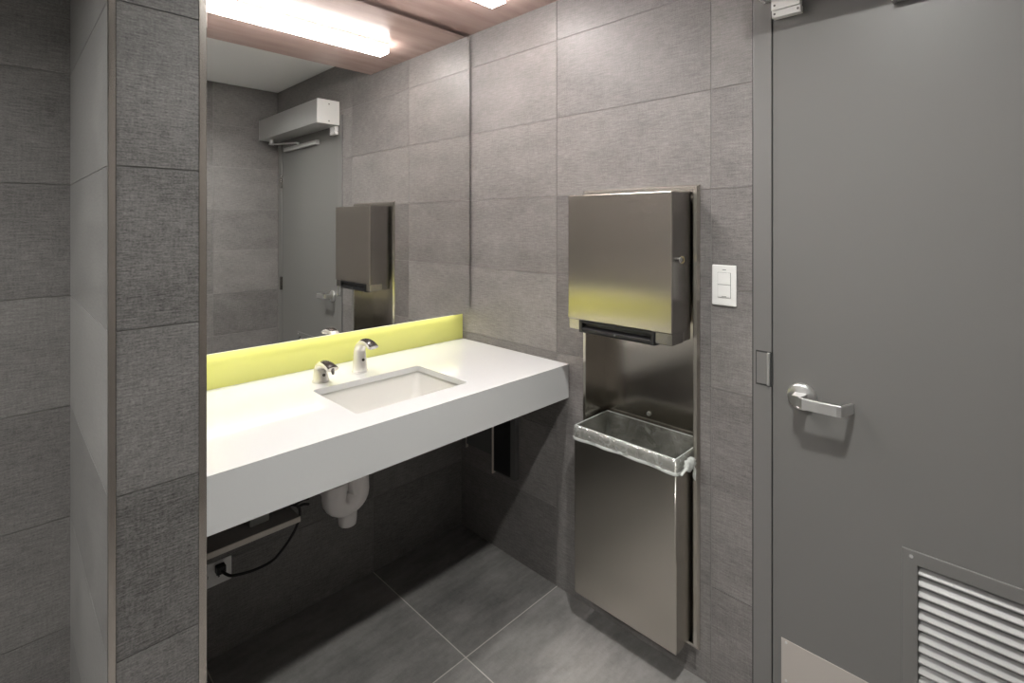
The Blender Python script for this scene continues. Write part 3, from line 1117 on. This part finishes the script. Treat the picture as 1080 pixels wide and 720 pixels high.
path = [((-0.010, HY + 0.0), (0, 1), 0.0125, 0.015), ((-0.035, HY + 0.0), (0, 1), 0.0125, 0.014), ((-0.050, HY + 0.001), (0, 1), 0.0135, 0.012), ((-0.0585, HY - 0.004), (0.72, 0.72), 0.0140, 0.007),
        ((-0.0615, HY - 0.016), (1, 0.1), 0.0142, 0.0052), ((-0.0615, HY - 0.050), (1, 0), 0.0142, 0.0048), ((-0.0605, HY - 0.095), (1, 0), 0.0142, 0.0048), ((-0.0595, HY - 0.1015), (0.72, 0.72), 0.0142, 0.005),
        ((-0.0545, HY - 0.106), (0.1, 1), 0.0140, 0.0046), ((-0.030, HY - 0.113), (0.25, 1), 0.0134, 0.0044), ((-0.010, HY - 0.1185), (0.25, 1), 0.0126, 0.0042)]
m.loft([lev(px, py, hh, dy_ * th / math.hypot(dx_, dy_), dx_ * th / math.hypot(dx_, dy_)) for (px, py), (dx_, dy_), hh, th in path])
m.build('lever', 'satin_chrome', hd, GAo, bevel=0.0016, segs=3, angle=50)
# hinges
for z0, z1 in ((1.69, 1.785), (0.912, 1.012), (0.18, 0.28)):
    m = MB()
    m.cyl((-0.0085, DY1 - 0.0015, z0), (-0.0085, DY1 - 0.0015, z1), 0.0075, 16)
    m.box(-0.004, -0.0002, DY1 + 0.0005, DY1 + 0.012, z0, z1)
    m.build('hinge', 'steel_dark', dr, GAo, bevel=0.0006)
# slide track on the door face, grey darkened for the operator box's shade
m = MB()
m.box(-0.024, -0.0004, -1.652, -2.19, 1.957, 1.985)
tk = m.build('closer_track', 'grey_plastic', dr, GAo, bevel=0.0015)
for y_ in (-1.648, -2.188):
    m = MB()
    m.box(-0.0255, -0.0004, y_, y_ - 0.006, 1.9555, 1.9865)
    m.build('end_cap', 'grey_plastic', tk, GAo)

# automatic door operator over the door
QA = (0, -1.85, 2.0435)
op = empty('door_operator', QA)
tag(op, 'long silver automatic door operator box above the grey door', 'door operator')
m = MB()
m.box(-0.150, -0.005, -1.354, -2.34, 2.044, 2.194)
m.build('cover', 'op_alu', op, QA, bevel=0.0025)
for y0, y1 in ((-1.348, -1.354), (-2.34, -2.346)):
    m = MB()
    m.box(-0.1505, -0.005, y0, y1, 2.0435, 2.1945)
    cp = m.build('end_cap', 'op_cap', op, QA, bevel=0.0015)
    s = 1 if y0 > -2 else -1
    yy = y0 if s == 1 else y1
    for z_ in (2.062, 2.168):
        m = MB()
        m.cyl((-0.075, yy, z_), (-0.075, yy + s * 0.0012, z_), 0.0045, 14)
        m.build('screw', 'slot', cp, QA)
m = MB()
m.cyl((-0.09, -2.255, 2.044), (-0.09, -2.255, 2.006), 0.017, 24)
m.build('spindle', 'satin_chrome', op, QA, bevel=0.001)
m = MB()
pa, pb = Vector((-0.09, -2.255, 2.012)), Vector((-0.034, -1.93, 1.994))
d = (pb - pa).normalized()
sd = d.cross(Vector((0, 0, 1))).normalized() * 0.013
up = Vector((0, 0, 0.005))
pa -= d * 0.02
m.loft([[pa + sd + up, pa - sd + up, pa - sd - up, pa + sd - up], [pb + sd * 0.8 + up, pb - sd * 0.8 + up, pb - sd * 0.8 - up, pb + sd * 0.8 - up]])
m.cyl(tuple(pb + Vector((0.006, 0, 0.004))), tuple(pb + Vector((0.006, 0, -0.0105))), 0.008, 16)
m.build('arm', 'satin_chrome', op, QA, bevel=0.001)

# small latch contact at the top corner of the door
EA = (0, -1.41, 2.02)
ec = empty('door_contact', EA)
tag(ec, 'small white door contact at the top left corner of the door', 'door contact')
m = MB()
m.box(-0.022, -0.0006, -1.376, -1.449, 1.990, 2.0095)
m.build('magnet_half', 'white_plastic', ec, EA, bevel=0.0015)
m = MB()
m.box(-0.022, -0.0006, -1.374, -1.447, 2.012, 2.0430)
m.build('switch_half', 'white_plastic', ec, EA, bevel=0.0015)
for y_, z_ in ((-1.383, 2.0), (-1.442, 2.0), (-1.383, 2.024), (-1.442, 2.024)):
    m = MB()
    m.cyl((-0.022, y_, z_), (-0.0228, y_, z_), 0.003, 12)
    m.build('screw', 'slot', ec, EA)

# ------------------------------------------------------------------ dimmer switch
WSA = (0, -1.2357, 1.172)
m = MB()
m.box(-0.0065, -0.0004, -1.1990, -1.2725, 1.1715, 1.2935)
sw = m.build('light_switch', 'white_plastic', at=WSA, bevel=0.003)
tag(sw, 'white light switch plate on the tiles between dispenser and door', 'light switch')
m = MB()
m.box(-0.0069, -0.0064, -1.2172, -1.2565, 1.1958, 1.2712)
ins = m.build('insert_gap', 'slot', sw, WSA)
m = MB()
m.box(-0.0088, -0.0066, -1.2180, -1.2557, 1.2352, 1.2704)
m.build('rocker', 'white_plastic', sw, WSA, bevel=0.0008)
m = MB()
m.box(-0.0088, -0.0066, -1.2180, -1.2557, 1.1966, 1.2338)
m.build('rocker', 'white_plastic', sw, WSA, bevel=0.0008)
m = MB()
m.box(-0.0070, -0.0064, -1.2315, -1.2425, 1.2785, 1.2803)
m.build('mark', 'slot', sw, WSA)
m = MB()
m.box(-0.0092, -0.0087, -1.2300, -1.2440, 1.1990, 1.2004)
m.build('mark', 'slot', sw, WSA)
